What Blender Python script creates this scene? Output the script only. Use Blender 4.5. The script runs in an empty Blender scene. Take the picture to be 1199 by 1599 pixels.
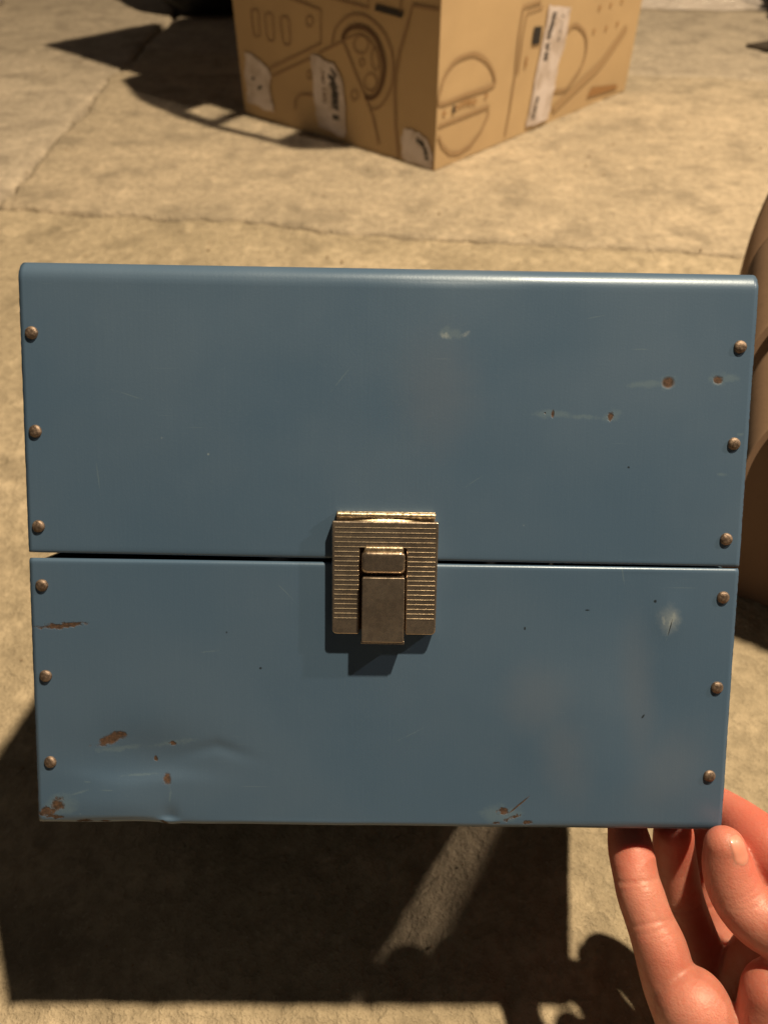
import bpy, bmesh, math, random
import numpy as np
from mathutils import Vector, Matrix
from mathutils.bvhtree import BVHTree
random.seed(7); RNG = np.random.default_rng(11)
S = bpy.context.scene
COL = S.collection
# ------------------------------------------------------------------ camera
CAM = Vector((0, 0, .416)); PITCH = math.radians(43)
FW = Vector((0, math.cos(PITCH), -math.sin(PITCH))); UP = Vector((0, math.sin(PITCH), math.cos(PITCH)))
cd = bpy.data.cameras.new('camera'); cam = bpy.data.objects.new('camera', cd); COL.objects.link(cam)
cam.location = CAM; cam.rotation_euler = (math.radians(90) - PITCH, 0, 0)
cd.sensor_fit = 'VERTICAL'; cd.sensor_height = 5.66; cd.lens = 5.66 * 1200 / 1599
cd.clip_start = .01; cd.clip_end = 200
cd.dof.use_dof = True; cd.dof.focus_distance = .272; cd.dof.aperture_fstop = 2.0
S.camera = cam
def V3(px, py, depth):
    """point seen at pixel (px,py) of the 1199x1599 photograph at this depth along the lens axis"""
    return CAM + depth * (FW + Vector((1, 0, 0)) * ((px - 599.5) / 1200) - UP * ((py - 799.5) / 1200))
# ------------------------------------------------------------------ world
w = bpy.data.worlds.new('World'); S.world = w; w.use_nodes = True
bg = w.node_tree.nodes['Background']; bg.inputs[0].default_value = (.88, .74, .60, 1); bg.inputs[1].default_value = .055
# ------------------------------------------------------------------ lamps
def lamp(name, loc, power, col, rad):
    l = bpy.data.lights.new(name, 'POINT'); l.energy = power; l.color = col; l.shadow_soft_size = rad
    o = bpy.data.objects.new(name, l); COL.objects.link(o); o.location = loc; return o
lamp('ceiling_bulb', (.83, .56, 2.83), 600, (1, .80, .52), .048)
lamp('side_lamp', (1.20, .33, 1.16), 36, (1, .82, .62), .02)
S.view_settings.view_transform = 'Standard'; S.view_settings.look = 'None'
S.view_settings.exposure = 0; S.view_settings.gamma = 1
S.render.engine = 'CYCLES'
# ------------------------------------------------------------------ node helpers
class NT:
    def __init__(s, name):
        s.m = bpy.data.materials.new(name); s.m.use_nodes = True
        s.t = s.m.node_tree; s.n = s.t.nodes; s.l = s.t.links
        s.p = s.n['Principled BSDF']
        s.co = s.n.new('ShaderNodeTexCoord').outputs['Object']
    def set(s, k, v): 
        if hasattr(v, 'is_output') or isinstance(v, bpy.types.NodeSocket): s.l.new(v, s.p.inputs[k])
        else: s.p.inputs[k].default_value = (*v, 1) if isinstance(v, tuple) and len(v) == 3 and s.p.inputs[k].type == 'RGBA' else v
    def link(s, a, b):
        if isinstance(a, bpy.types.NodeSocket): s.l.new(a, b)
        else: b.default_value = a if not (isinstance(a, tuple) and len(a) == 3 and b.type == 'RGBA') else (*a, 1)
    def mapping(s, scale=(1, 1, 1), loc=(0, 0, 0), rot=(0, 0, 0), v=None):
        n = s.n.new('ShaderNodeMapping'); s.l.new(v or s.co, n.inputs[0])
        n.inputs['Scale'].default_value = scale; n.inputs['Location'].default_value = loc; n.inputs['Rotation'].default_value = rot
        return n.outputs[0]
    def noise(s, scale, detail=3, rough=.5, v=None, out=0, dist=0):
        n = s.n.new('ShaderNodeTexNoise'); s.l.new(v or s.co, n.inputs['Vector'])
        n.inputs['Scale'].default_value = scale; n.inputs['Detail'].default_value = detail
        n.inputs['Roughness'].default_value = rough; n.inputs['Distortion'].default_value = dist
        return n.outputs[out]
    def voro(s, scale, v=None, feature='F1'):
        n = s.n.new('ShaderNodeTexVoronoi'); n.feature = feature; s.l.new(v or s.co, n.inputs['Vector']); n.inputs['Scale'].default_value = scale
        return n.outputs[0]
    def math(s, op, a, b=0., clamp=False):
        n = s.n.new('ShaderNodeMath'); n.operation = op; n.use_clamp = clamp; s.link(a, n.inputs[0]); s.link(b, n.inputs[1]); return n.outputs[0]
    def vmath(s, op, a, b=(0., 0., 0.)):
        n = s.n.new('ShaderNodeVectorMath'); n.operation = op; s.link(a, n.inputs[0]); s.link(b, n.inputs[1]); return n.outputs
    def ramp(s, f, lo, hi, a=0., b=1.):
        n = s.n.new('ShaderNodeMapRange'); n.interpolation_type = 'SMOOTHSTEP'; s.link(f, n.inputs[0])
        for i, v in enumerate((lo, hi, a, b)): n.inputs[i + 1].default_value = v
        return n.outputs[0]
    def mix(s, f, a, b, mode='MIX'):
        n = s.n.new('ShaderNodeMix'); n.data_type = 'RGBA'; n.blend_type = mode
        s.link(f, n.inputs[0]); s.link(a, n.inputs[6]); s.link(b, n.inputs[7]); return n.outputs[2]
    def bump(s, h, strength, dist, prev=None):
        n = s.n.new('ShaderNodeBump'); s.l.new(h, n.inputs['Height']); n.inputs['Strength'].default_value = strength; n.inputs['Distance'].default_value = dist
        if prev: s.l.new(prev, n.inputs['Normal'])
        s.l.new(n.outputs[0], s.p.inputs['Normal']); return n.outputs[0]
def simple(name, col, rough=.6, metal=0., **kw):
    t = NT(name); t.set('Base Color', col); t.set('Roughness', rough); t.set('Metallic', metal)
    for k, v in kw.items(): t.set(k.replace('_', ' '), v)
    return t.m
# ------------------------------------------------------------------ materials
def m_concrete(name, base, warm):
    t = NT(name); base = (base[0] * .96, base[1] * 1.01, base[2] * 1.05); warm = (warm[0] * .99, warm[1] * 1.01, warm[2] * 1.03)
    big = t.noise(2.2, 4, .55); mid = t.noise(13, 5, .6); fine = t.noise(95, 4, .7); grain = t.noise(420, 3, .7)
    c = t.mix(t.ramp(big, .32, .68), base, warm)
    c = t.mix(t.ramp(mid, .47, .70, 0, .75), c, tuple(x * .62 for x in base))
    c = t.mix(t.ramp(mid, .30, .44, .55, 0), c, tuple(min(1, x * 1.22) for x in warm))
    c = t.mix(t.ramp(fine, .36, .62, .42, 0), c, tuple(x * .5 for x in base))
    c = t.mix(t.ramp(grain, .55, .75, 0, .3), c, (.72, .62, .46))
    m2 = t.noise(34, 4, .62); c = t.mix(t.ramp(m2, .56, .68, 0, .38), c, tuple(x * .55 for x in base)); c = t.mix(t.ramp(m2, .34, .46, .35, 0), c, tuple(min(1, x * 1.3) for x in warm))
    sp = t.ramp(t.voro(26, t.vmath('ADD', t.co, t.vmath('SCALE', t.noise(30, 3, .6, out=1), (0, 0, 0))[0])[0]), .05, .16, .6, 0)
    keep = t.ramp(t.noise(9, 2), .5, .62)
    c = t.mix(t.math('MULTIPLY', sp, keep), c, (.13, .09, .055))
    t.set('Base Color', c); t.set('Roughness', t.ramp(mid, .3, .7, .62, .85)); t.set('Specular IOR Level', .35)
    h = t.math('ADD', t.math('MULTIPLY', fine, 1.), t.math('MULTIPLY', grain, .35))
    n = t.bump(h, 1., .0045)
    pits = t.ramp(t.voro(70, t.mapping((1, 1, 1), v=t.co)), .0, .3)
    t.bump(pits, .5, .0012, n)
    return t.m
M_NEAR = m_concrete('concrete_near', (.385, .30, .20), (.48, .385, .27))
M_FAR = m_concrete('concrete_far', (.40, .315, .225), (.50, .40, .29))
M_LEFT = m_concrete('concrete_side', (.42, .335, .255), (.51, .42, .325))
M_BACK = m_concrete('concrete_back', (.40, .32, .245), (.48, .395, .305))
M_DIRT = simple('dirt', (.03, .02, .013), .95)

def m_paint():
    t = NT('blue_enamel')
    cloud = t.noise(14, 3, .5); streak = t.noise(1, 4, .6, v=t.mapping((900, 38, 900)))
    fine = t.noise(1400, 2, .6)
    c = t.mix(t.ramp(cloud, .3, .7), (.066, .120, .206), (.077, .130, .214))
    c = t.mix(t.ramp(streak, .45, .75, 0, .03), c, (.13, .20, .27))
    c = t.mix(t.ramp(fine, .5, .8, 0, .10), c, (.14, .2, .26))
    # small pale scuffs and dust specks
    speck = t.ramp(t.voro(55), .012, .03, .55, 0)
    c = t.mix(t.math('MULTIPLY', speck, t.ramp(t.noise(21, 2), .52, .6)), c, (.26, .33, .38))
    scr = t.ramp(t.noise(1, 2, .5, v=t.mapping((35, 1500, 35), rot=(0, 0, .5))), .70, .76, 0, .35)
    scr = t.math('MULTIPLY', scr, t.ramp(t.noise(17, 2), .56, .66))
    c = t.mix(scr, c, (.20, .28, .33))
    edge = t.noise(420, 5, .7, out=1); edge2 = t.noise(120, 4, .7, out=1)
    off = t.vmath('SUBTRACT', edge, (.5, .5, .5))[0]; off2 = t.vmath('SUBTRACT', edge2, (.5, .5, .5))[0]
    def spot(x, y, rx, ry, ang=0., amt=.6):
        m = t.vmath('SUBTRACT', t.co, (x / 1000, y / 1000, 0))[0]
        n = t.n.new('ShaderNodeVectorRotate'); n.rotation_type = 'Z_AXIS'; t.l.new(m, n.inputs['Vector']); n.inputs['Angle'].default_value = -ang
        m = t.vmath('MULTIPLY', n.outputs[0], (1000 / rx, 1000 / ry, 0.))[0]
        k = t.vmath('MULTIPLY', off2 if min(rx, ry) > 1.2 else off, (amt * 5, amt * 5, 0))[0]
        m = t.vmath('ADD', m, k)[0]
        return t.vmath('LENGTH', m)[1]
    def mx(cur, d, lo=.8, hi=1.1, a=1.):
        f = t.ramp(d, lo, hi, a, 0)
        return f if cur is None else t.math('MAXIMUM', cur, f)
    pale = None
    for a in [(90, 162.6, 7, 1.5), (117, 165, 5, 1.4), (57, 151.8, 6, 1.5), (67, 151.2, 7, .9), (76.5, 151.5, 3, 2),
              (96.2, 163.2, 3, 2.8), (113, 164.6, 3, 2.4), (116.5, 132, 2.2, .7), (122, 146, 1.4, .6), (86, 174.5, 3.6, .18),
              (-110, 12.5, 4, .5, .3), (-117, 7, 6, 4), (-95, 29, 9, 1.2, .1), (-76, 31.5, 8, 1.2, .2), (41.5, 6, 5, 4, .2), (47, 6, 6, 3, .3),
              (-88, 19.2, 7, .5, .06), (-100, 13.5, 3, .3), (-107, 16.5, 1.5, .3), (-77, 12, .5, 3.5), (20.2, 178.5, 4, 2.2), (-16, 163, 5, .22, .9), (30, 128, 4, .2, .6), (-88, 156, 6, .2, -.3), (70, 185, 3, .18, .2), (-35, 88, 4, .2, -.8), (10, 36, 5, .2, .5), (-62, 66, 3, .25, .1), (84, 96, .3, 5, .2), (-100, 128, .25, 6, .1)]:
        pale = mx(pale, spot(*a), .3, 1.25, .34)
    c = t.mix(pale, c, (.15, .22, .27))
    refl_haze = None  # soft blurred reflections, painted into the base colour as pale patches
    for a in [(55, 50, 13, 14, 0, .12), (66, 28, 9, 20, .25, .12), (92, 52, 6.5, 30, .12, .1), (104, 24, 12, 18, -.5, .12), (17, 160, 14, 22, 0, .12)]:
        refl_haze = mx(refl_haze, spot(*a), .1, 1.45, .24)
    c = t.mix(refl_haze, c, (.145, .165, .215))
    wht = mx(None, spot(101.5, 80.4, 4.2, 5.2, 0, .35), .0, 1.3, .33)
    wht = mx(wht, spot(102.2, 80.6, 1.5, 3.0, 0, .8), .1, 1.3, .5)
    wht = mx(wht, spot(99.4, 79.6, .8, 2.4, .1, .6), .1, 1.3, .4)
    wht = mx(wht, spot(101.5, 78.5, .5, 5, -.1, .5), .1, 1.2, .5)
    wht = mx(wht, spot(19, 178.3, 1.6, 1.2, 0, .9), .1, 1.3, .35)
    wht = mx(wht, spot(26, 178.6, 1.6, 1.2, 0, .9), .1, 1.3, .25)
    c = t.mix(wht, c, (.42, .47, .48))
    dark = None
    for a in [(96, 86.5, .6, .6), (50, 76, .35, .6), (94, 44, .35, 1, -.6), (72, 83, .9, .3), (-56, 73, .3, .4), (-44, 60, .5, .4, .5),
              (84, 134, .4, .4), (101.8, 77, .2, 3.2, -.2)]:
        dark = mx(dark, spot(*a, amt=.35), .6, 1.2, .85)
    c = t.mix(dark, c, (.01, .012, .014))
    r = None
    for a in [(96.2, 163.3, 2.25, 2.05, 0, .12), (113.1, 164.6, 1.6, 1.6, 0, .35), (56.9, 152., .6, 1.4, 0, .2), (54.2, 152.3, .3, .3, 0, .2),
              (76.9, 151.4, 1.1, 1.6, 0, .35), (-115, 74.6, 8.2, 1.1, .1, .5), (-111, 75.2, 4, .7, .1, .4), (-98.6, 32.3, 5.4, 2.1, .35, .6), (-95, 34.5, 2.2, 1.3, 0, .6),
              (-76, 31.2, 1.4, .9, 0, .6), (-82.4, 25, .7, 1.1, 0, .5), (-78.3, 17.8, 1.7, 2.5, 0, .55),
              (-121, 5.4, 3.4, 1.4, .1, .9), (-117.5, 7.4, 2.1, 2.3, .2, .8), (-119, 3.2, 3, .9, 0, .8), (-109, 1.4, 3.4, .7, .1, .7), (-101, 1.4, 2, .5, 0, .7),
              (-79, .8, 2.0, .6, -.6, .6),
              (44.6, 7.2, 1.9, 1.2, .3, .7), (50.2, 9.6, 5.3, .32, .75, .15), (49, 5.4, 1.7, .9, .2, 1.), (46, 4, 1.8, .5, .5, 1.), (53.6, 3.0, 2.1, .8, 0, .5), (42, 2.6, 1.3, .5, 0, .9)]:
        r = mx(r, spot(*a), .6, 1.2)
    rn = t.noise(700, 4, .7)
    rc = t.mix(t.ramp(rn, .35, .65), (.035, .021, .015), (.098, .054, .035))
    c = t.mix(r, c, rc)
    # a few chips scattered along the cut edges of the sheet
    ex = t.n.new('ShaderNodeSeparateXYZ'); t.l.new(t.co, ex.inputs[0])
    ax = t.math('ABSOLUTE', ex.outputs[0])
    eg = t.math('MULTIPLY', t.ramp(ax, .1246, .1250, 0, 1), t.ramp(t.noise(260, 4, .7), .5, .6))
    c = t.mix(t.math('MULTIPLY', eg, .8), c, (.045, .03, .02))
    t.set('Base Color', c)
    ro = t.ramp(cloud, .3, .7, .33, .43)
    n = t.n.new('ShaderNodeMix'); n.data_type = 'FLOAT'; t.link(r, n.inputs[0]); t.link(ro, n.inputs[2]); n.inputs[3].default_value = .85
    t.set('Roughness', n.outputs[0]); t.set('Specular IOR Level', .55); t.set('Metallic', .15)
    b = t.bump(t.math('ADD', streak, t.math('MULTIPLY', fine, .7)), .08, .0004)
    b = t.bump(t.math('SUBTRACT', 1., r), .6, .00025, b)
    t.bump(t.noise(22, 2, .5), .25, .0012, b)
    return t.m
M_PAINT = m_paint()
M_INSIDE = simple('dark_inside_enamel', (.012, .018, .026), .6)
M_SIDE = simple('side_enamel', (.045, .09, .14), .45)

def m_brass():
    t = NT('aged_brass')
    n1 = t.noise(420, 4, .7); n2 = t.noise(90, 3, .6); sp = t.voro(900)
    c = t.mix(t.ramp(n2, .35, .65), (.40, .325, .26), (.50, .415, .335))
    c = t.mix(t.ramp(n1, .55, .75, 0, .4), c, (.17, .11, .075))
    c = t.mix(t.ramp(sp, .05, .16, .6, 0), c, (.75, .62, .45))
    t.set('Base Color', c); t.set('Metallic', .92); t.set('Roughness', t.ramp(n1, .35, .7, .22, .36))
    t.bump(n1, .15, .0002); return t.m
M_BRASS = m_brass()
def m_gold():
    t = NT('pitted_gold_plate')
    n1 = t.noise(700, 4, .75)
    c = t.mix(t.ramp(n1, .42, .62), (.38, .30, .21), (.66, .57, .43))
    t.set('Base Color', c); t.set('Metallic', .9); t.set('Roughness', .36); t.bump(n1, .5, .0003); return t.m
M_GOLD = m_gold()
def m_rivet():
    t = NT('tarnished_copper')
    n1 = t.noise(500, 4, .7)
    c = t.mix(t.ramp(n1, .35, .65), (.12, .088, .07), (.26, .195, .155))
    t.set('Base Color', c); t.set('Metallic', .7); t.set('Roughness', t.ramp(n1, .3, .7, .42, .62)); t.bump(n1, .8, .0004); return t.m
M_RIVET = m_rivet()
def m_card(name, a, b):
    t = NT(name)
    n1 = t.noise(6, 3, .5); fib = t.noise(1, 3, .6, v=t.mapping((160, 160, 14))); g = t.noise(300, 3, .6)
    c = t.mix(t.ramp(n1, .3, .7), a, b); c = t.mix(t.ramp(g, .55, .75, 0, .25), c, tuple(x * .6 for x in a))
    t.set('Base Color', c); t.set('Roughness', .8); t.set('Specular IOR Level', .25)
    t.bump(fib, .25, .001); return t.m
M_CARD = m_card('kraft_cardboard', (.46, .325, .185), (.52, .37, .21))
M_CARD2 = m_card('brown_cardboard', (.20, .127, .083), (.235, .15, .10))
M_INK = simple('brown_print', (.29, .155, .062), .8)
M_INK2 = simple('dark_print', (.13, .07, .035), .8)
M_INKB = simple('black_print', (.022, .018, .017), .7)
def m_tape():
    t = NT('clear_white_tape'); n1 = t.noise(30, 4, .6)
    t.set('Base Color', t.mix(t.ramp(n1, .35, .65), (.46, .38, .34), (.66, .58, .57))); t.set('Roughness', .35); t.bump(n1, .5, .004); return t.m
M_TAPE = m_tape()
def m_skin():
    t = NT('skin')
    n1 = t.noise(32, 4, .6); n2 = t.noise(130, 5, .65); v = t.voro(1300); w = t.noise(1, 3, .6, v=t.mapping((500, 900, 900)))
    c = t.mix(t.ramp(n1, .35, .65), (.47, .175, .13), (.57, .24, .185))
    c = t.mix(t.ramp(n2, .45, .72, 0, .45), c, (.50, .13, .09))
    for (px, py, d), rad in (((978, 1300, .30), .022), ((1058, 1310, .307), .02), ((1150, 1285, .297), .036), ((1225, 1350, .279), .03), ((1160, 1330, .277), .008)):
        dd = t.vmath('LENGTH', t.vmath('SUBTRACT', t.co, tuple(V3(px, py, d)))[0])[1]
        c = t.mix(t.ramp(dd, rad * .3, rad, .5, 0), c, (.50, .115, .085))
    t.set('Base Color', c); t.set('Roughness', t.ramp(n2, .3, .7, .42, .55)); t.set('Specular IOR Level', .45)
    t.set('Subsurface Weight', .7); t.p.inputs['Subsurface Radius'].default_value = (1, .32, .18); t.set('Subsurface Scale', .006)
    b = t.bump(v, .3, .0002); b = t.bump(w, .35, .0004, b); t.bump(n2, .3, .0007, b); return t.m
M_SKIN = m_skin()
M_NAIL = simple('fingernail', (.60, .255, .19), .38, Subsurface_Weight=.3, Subsurface_Scale=.003, Coat_Weight=.3)
# ------------------------------------------------------------------ mesh helpers
def new(name, verts, faces, mat=None, parent=None, smooth=False, mats=None, fm=None):
    me = bpy.data.meshes.new(name)
    verts = np.asarray(verts, float)
    me.from_pydata(verts.tolist(), [], [tuple(f) for f in faces]); me.update()
    o = bpy.data.objects.new(name, me); COL.objects.link(o)
    if mat: me.materials.append(mat)
    if parent: o.parent = parent
    if smooth: me.polygons.foreach_set('use_smooth', [True] * len(me.polygons))
    return o
def fix(o):
    bm = bmesh.new(); bm.from_mesh(o.data); bmesh.ops.recalc_face_normals(bm, faces=bm.faces); bm.to_mesh(o.data); bm.free(); return o
def empty(name, loc=(0, 0, 0)):
    o = bpy.data.objects.new(name, None); COL.objects.link(o); o.location = loc; o.empty_display_size = .05; return o
def tag(o, label=None, cat=None, group=None, kind=None):
    for k, v in (('label', label), ('category', cat), ('group', group), ('kind', kind)):
        if v: o[k] = v
    return o
def grid(nx, ny, fn):
    v = [fn(i / nx, j / ny) for j in range(ny + 1) for i in range(nx + 1)]
    f = [(j * (nx + 1) + i, j * (nx + 1) + i + 1, (j + 1) * (nx + 1) + i + 1, (j + 1) * (nx + 1) + i) for j in range(ny) for i in range(nx)]
    return v, f
def bevel(o, w, seg=2, ang=35):
    m = o.modifiers.new('bevel', 'BEVEL'); m.width = w; m.segments = seg; m.limit_method = 'ANGLE'; m.angle_limit = math.radians(ang)
    o.data.polygons.foreach_set('use_smooth', [True] * len(o.data.polygons))
    n = o.modifiers.new('wn', 'WEIGHTED_NORMAL'); n.keep_sharp = True
    return o
def prism(name, pts, z0, z1, mat, parent, bev=0):
    """outline in xy extruded between z0 and z1"""
    n = len(pts)
    v = [(x, y, z0) for x, y in pts] + [(x, y, z1) for x, y in pts]
    f = [tuple(range(n))[::-1], tuple(range(n, 2 * n))] + [(i, (i + 1) % n, n + (i + 1) % n, n + i) for i in range(n)]
    o = fix(new(name, v, f, mat, parent))
    if bev: bevel(o, bev)
    return o
def rrect(x0, y0, x1, y1, r, k=5):
    p = []
    for cx, cy, a in ((x1 - r, y1 - r, 0), (x0 + r, y1 - r, 90), (x0 + r, y0 + r, 180), (x1 - r, y0 + r, 270)):
        for i in range(k + 1):
            t = math.radians(a + 90 * i / k); p.append((cx + r * math.cos(t), cy + r * math.sin(t)))
    return p
def boxv(x0, y0, z0, x1, y1, z1):
    v = [(x, y, z) for z in (z0, z1) for y in (y0, y1) for x in (x0, x1)]
    return v, [(0, 2, 3, 1), (4, 5, 7, 6), (0, 1, 5, 4), (2, 6, 7, 3), (0, 4, 6, 2), (1, 3, 7, 5)]
def join(parts):
    V = []; F = []
    for v, f in parts:
        b = len(V); V += [tuple(p) for p in v]; F += [tuple(i + b for i in q) for q in f]
    return V, F
def vnoise(x, y, seed):
    """smooth value noise on arrays"""
    r = np.random.default_rng(seed).random((256, 256))
    xi = np.floor(x).astype(int); yi = np.floor(y).astype(int); fx = x - xi; fy = y - yi
    fx = fx * fx * (3 - 2 * fx); fy = fy * fy * (3 - 2 * fy)
    g = lambda a, b: r[a % 256, b % 256]
    return (g(xi, yi) * (1 - fx) + g(xi + 1, yi) * fx) * (1 - fy) + (g(xi, yi + 1) * (1 - fx) + g(xi + 1, yi + 1) * fx) * fy - .5
def fbm(x, y, s, seed, o=4):
    return sum(vnoise(x * s * 2 ** k + 7 * k, y * s * 2 ** k + 3 * k, seed + k) / 2 ** k for k in range(o))
# ------------------------------------------------------------------ floor
ground = new('ground', *grid(2, 2, lambda a, b: (-30 + 60 * a, -20 + 60 * b, -.03)), M_DIRT); tag(ground, kind='structure')
floor = empty('floor'); tag(floor, kind='structure')
def yj(x): return 1.067 - .1616 * (x + .53) + .012 * fbm(x, x * 0, 5, 3) + .006 * fbm(x, x * 0, 40, 5)
def xj(y): return -.545 + .022 * fbm(y, y * 0, 4, 9) + .008 * fbm(y, y * 0, 30, 12)
def ys(x): return 1.77 - .2 * (x - .474) + .006 * fbm(x, x * 0, 9, 21)
def slab(nx, ny, X, Y, mat, z0, gap=.0022, amp=1.):
    """X(u,v), Y(u,v,x) arrays"""
    u, v = np.meshgrid(np.linspace(0, 1, nx + 1), np.linspace(0, 1, ny + 1))
    x = X(u, v); y = Y(u, v, x)
    e = np.minimum.reduce([u * (x.max() - x.min()), (1 - u) * (x.max() - x.min()), v * (y.max() - y.min()), (1 - v) * (y.max() - y.min())])
    z = z0 + amp * (.0035 * fbm(x, y, 6, 31) + .0016 * fbm(x, y, 60, 41, 3)) - .0045 * np.exp(-(e / .0045) ** 2) * (1 + fbm(x, y, 25, 51))
    z += amp * -.0014 * np.clip(fbm(x, y, 120, 61, 2) - .28, 0, 1) * 5
    # skirt
    P = np.stack([x, y, z], -1); P2 = np.pad(P, ((1, 1), (1, 1), (0, 0)), mode='edge')
    P2[0, :, 2] = P2[-1, :, 2] = -.028; P2[:, 0, 2] = P2[:, -1, 2] = -.028
    ny2, nx2 = P2.shape[:2]
    idx = np.arange(ny2 * nx2).reshape(ny2, nx2)
    f = np.stack([idx[:-1, :-1], idx[:-1, 1:], idx[1:, 1:], idx[1:, :-1]], -1).reshape(-1, 4)
    o = new('slab', P2.reshape(-1, 3), f.tolist(), mat, floor, True)
    return o
g = .0028
def eg(t, sd): return .0045 * np.clip(fbm(t, t * 0 + .5, 18, sd), 0, 1) + .0012 * np.abs(fbm(t, t * 0, 120, sd + 1))
slab(470, 420, lambda u, v: -.9 + 2.0 * u, lambda u, v, x: -.75 + v * (yj(x) - g - eg(x, 71) + .75), M_NEAR, 0.)
slab(330, 160, lambda u, v: (xj(1.0 + v) + g + eg(v, 81)) * (1 - u) + 2.2 * u, lambda u, v, x: yj(x) + g + eg(x, 91) + v * (ys(x) - 2 * g - yj(x) - eg(x, 91)), M_FAR, 0.)
slab(200, 240, lambda u, v: (-2.4) * (1 - u) + (xj(1.0 + v * 2) - g) * u, lambda u, v, x: yj(x) + g + v * (4.2 - yj(x)), M_LEFT, -.001)
slab(260, 220, lambda u, v: (xj(1.8 + v) + g) * (1 - u) + 3 * u, lambda u, v, x: ys(x) + g + v * (4.2 - ys(x)), M_BACK, -.001)
# loose crumbs of concrete and grit on the floor
gv = []; gf = []
for k in range(900):
    x = random.uniform(-.75, .9); y = random.uniform(.05, 1.9); r = random.choice((.0006, .0008, .001, .0012, .0022)) * random.uniform(.7, 1.3)
    b = len(gv)
    ps = [Vector((random.uniform(.6, 1), 0, 0)), Vector((-random.uniform(.6, 1), 0, 0)), Vector((0, random.uniform(.6, 1), 0)), Vector((0, -random.uniform(.6, 1), 0)), Vector((0, 0, .8)), Vector((0, 0, -.8))]
    rot = Matrix.Rotation(random.uniform(0, 6), 3, Vector((random.random(), random.random(), random.random() + .1)).normalized())
    gv += [tuple(rot @ p * r + Vector((x, y, .001))) for p in ps]
    gf += [(b + i, b + j, b + k2) for i, j, k2 in ((0, 2, 4), (2, 1, 4), (1, 3, 4), (3, 0, 4), (2, 0, 5), (1, 2, 5), (3, 1, 5), (0, 3, 5))]
o = new('grit', gv, gf, simple('grit', (.30, .22, .14), .9), smooth=True)
tag(o, 'loose grit and crumbs scattered over the concrete floor', 'grit', kind='stuff')
# ------------------------------------------------------------------ blue metal case (local: x right, y up the front, z out of the front)
MW = Matrix(((.99985953, .01569488, .0058358, -.00109439), (-.00462965, .59324414, -.80380657, .12715059), (-.01610887, .80366664, .59323346, .13858746), (0, 0, 0, 1)))
case = empty('metal_case'); case.matrix_world = MW
tag(case, 'blue enamelled metal carrying case with brass latch and copper rivets, held up by a hand', 'metal case')
Wd = .1250; Dp = .232
def g2(x, y, cx, cy, sx, sy): return math.exp(-((x - cx) / sx) ** 2 - ((y - cy) / sy) ** 2)
def dent(x, y):
    """height of the front sheet out of plane, metres"""
    d = .0005 * g2(x, y, .062, .046, .026, .022) - .0004 * g2(x, y, .092, .060, .012, .03) + .0004 * g2(x, y, .100, .018, .03, .018)
    d += .00035 * g2(x, y, .101, .082, .006, .008) + .0003 * g2(x, y, .02, .175, .02, .03) - .0003 * g2(x, y, -.03, .04, .04, .03)
    if y < .06:
        s = 1 / (1 + math.exp(-(y - (.0180 + .0012 * math.sin(x * 150) + .9 * (x + .08) ** 2)) / .0011))
        lo = g2(x, y, -.086, .025, .021, .011)
        d += -.0016 * lo * s
        d += -.0005 * g2(x, y, -.060, .0305 - .3 * abs(x + .06), .011, .0022)
        d += .0006 * g2(x, y, -.097, .008, .022, .006) - .0010 * g2(x, y, -.0775, .002, .0028, .005)
    if y > .101: d += .0003 * g2(x, y, -.05, .15, .07, .05)
    return d
def sheet(name, prof, parent, nx, edge_wear):
    """prof: list of (y,z,front?) extruded along x"""
    V = []; n = len(prof)
    for j, (y, z, fr) in enumerate(prof):
        for i in range(nx + 1):
            x = -Wd + 2 * Wd * i / nx; dz = dent(x, y) * fr; dy = 0
            if i in (0, nx):
                x += edge_wear * random.uniform(-.00004, .00010) * (1 if i == 0 else -1)
            if name == 'body' and y < .004: dy = .0006 * g2(x, 0, -.09, 0, .012, 1) - .0005 * g2(x, 0, -.0775, 0, .003, 1) + .0003 * vn(x * 60)
            if name == 'lid' and y < .14: dy = (.0003 - .0016 * (x / (2 * Wd) + .5)) * (1 - max(0, y - .1) / .04)
            V.append((x, y + dy, z + dz))
    F = [(j * (nx + 1) + i, j * (nx + 1) + i + 1, (j + 1) * (nx + 1) + i + 1, (j + 1) * (nx + 1) + i) for j in range(n - 1) for i in range(nx)]
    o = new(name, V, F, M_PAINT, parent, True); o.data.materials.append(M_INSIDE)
    bm = bmesh.new(); bm.from_mesh(o.data); bmesh.ops.recalc_face_normals(bm, faces=bm.faces)
    bm.faces.ensure_lookup_table()
    c = [f for f in bm.faces if abs(f.calc_center_median().z) < .002 and f.normal.z > .5 or f.normal.z < -.5 and abs(f.calc_center_median().z) < .002]
    if c and c[len(c) // 2].normal.z < 0: bmesh.ops.reverse_faces(bm, faces=bm.faces)
    bm.to_mesh(o.data); bm.free()
    s = o.modifiers.new('thick', 'SOLIDIFY'); s.thickness = .0009; s.offset = -1; s.material_offset = 1; s.material_offset_rim = 0; s.use_quality_normals = True
    return o
def vn(t): return float(vnoise(np.array([t]), np.array([.3]), 77)[0])
def arc(cy, cz, r, a0, a1, n): return [(cy + r * math.cos(math.radians(a0 + (a1 - a0) * i / n)), cz + r * math.sin(math.radians(a0 + (a1 - a0) * i / n)), 0.) for i in range(n + 1)]
H = .2009; yl = .1005; yb = .0988
def fr(y0, y1, n): return [(y0 + (y1 - y0) * i / n, 0., 1.) for i in range(n + 1)]
R1 = .0062
lidp = [(yl + .0022, -.0030, 0.), (yl + .0012, -.0026, 0.)] + arc(yl + .0011, -.0011, .0011, 215, 100, 6) + fr(yl + .0016, H - R1, 64)[0:] + arc(H - R1, -R1, R1, 82, 5, 12)
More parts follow.
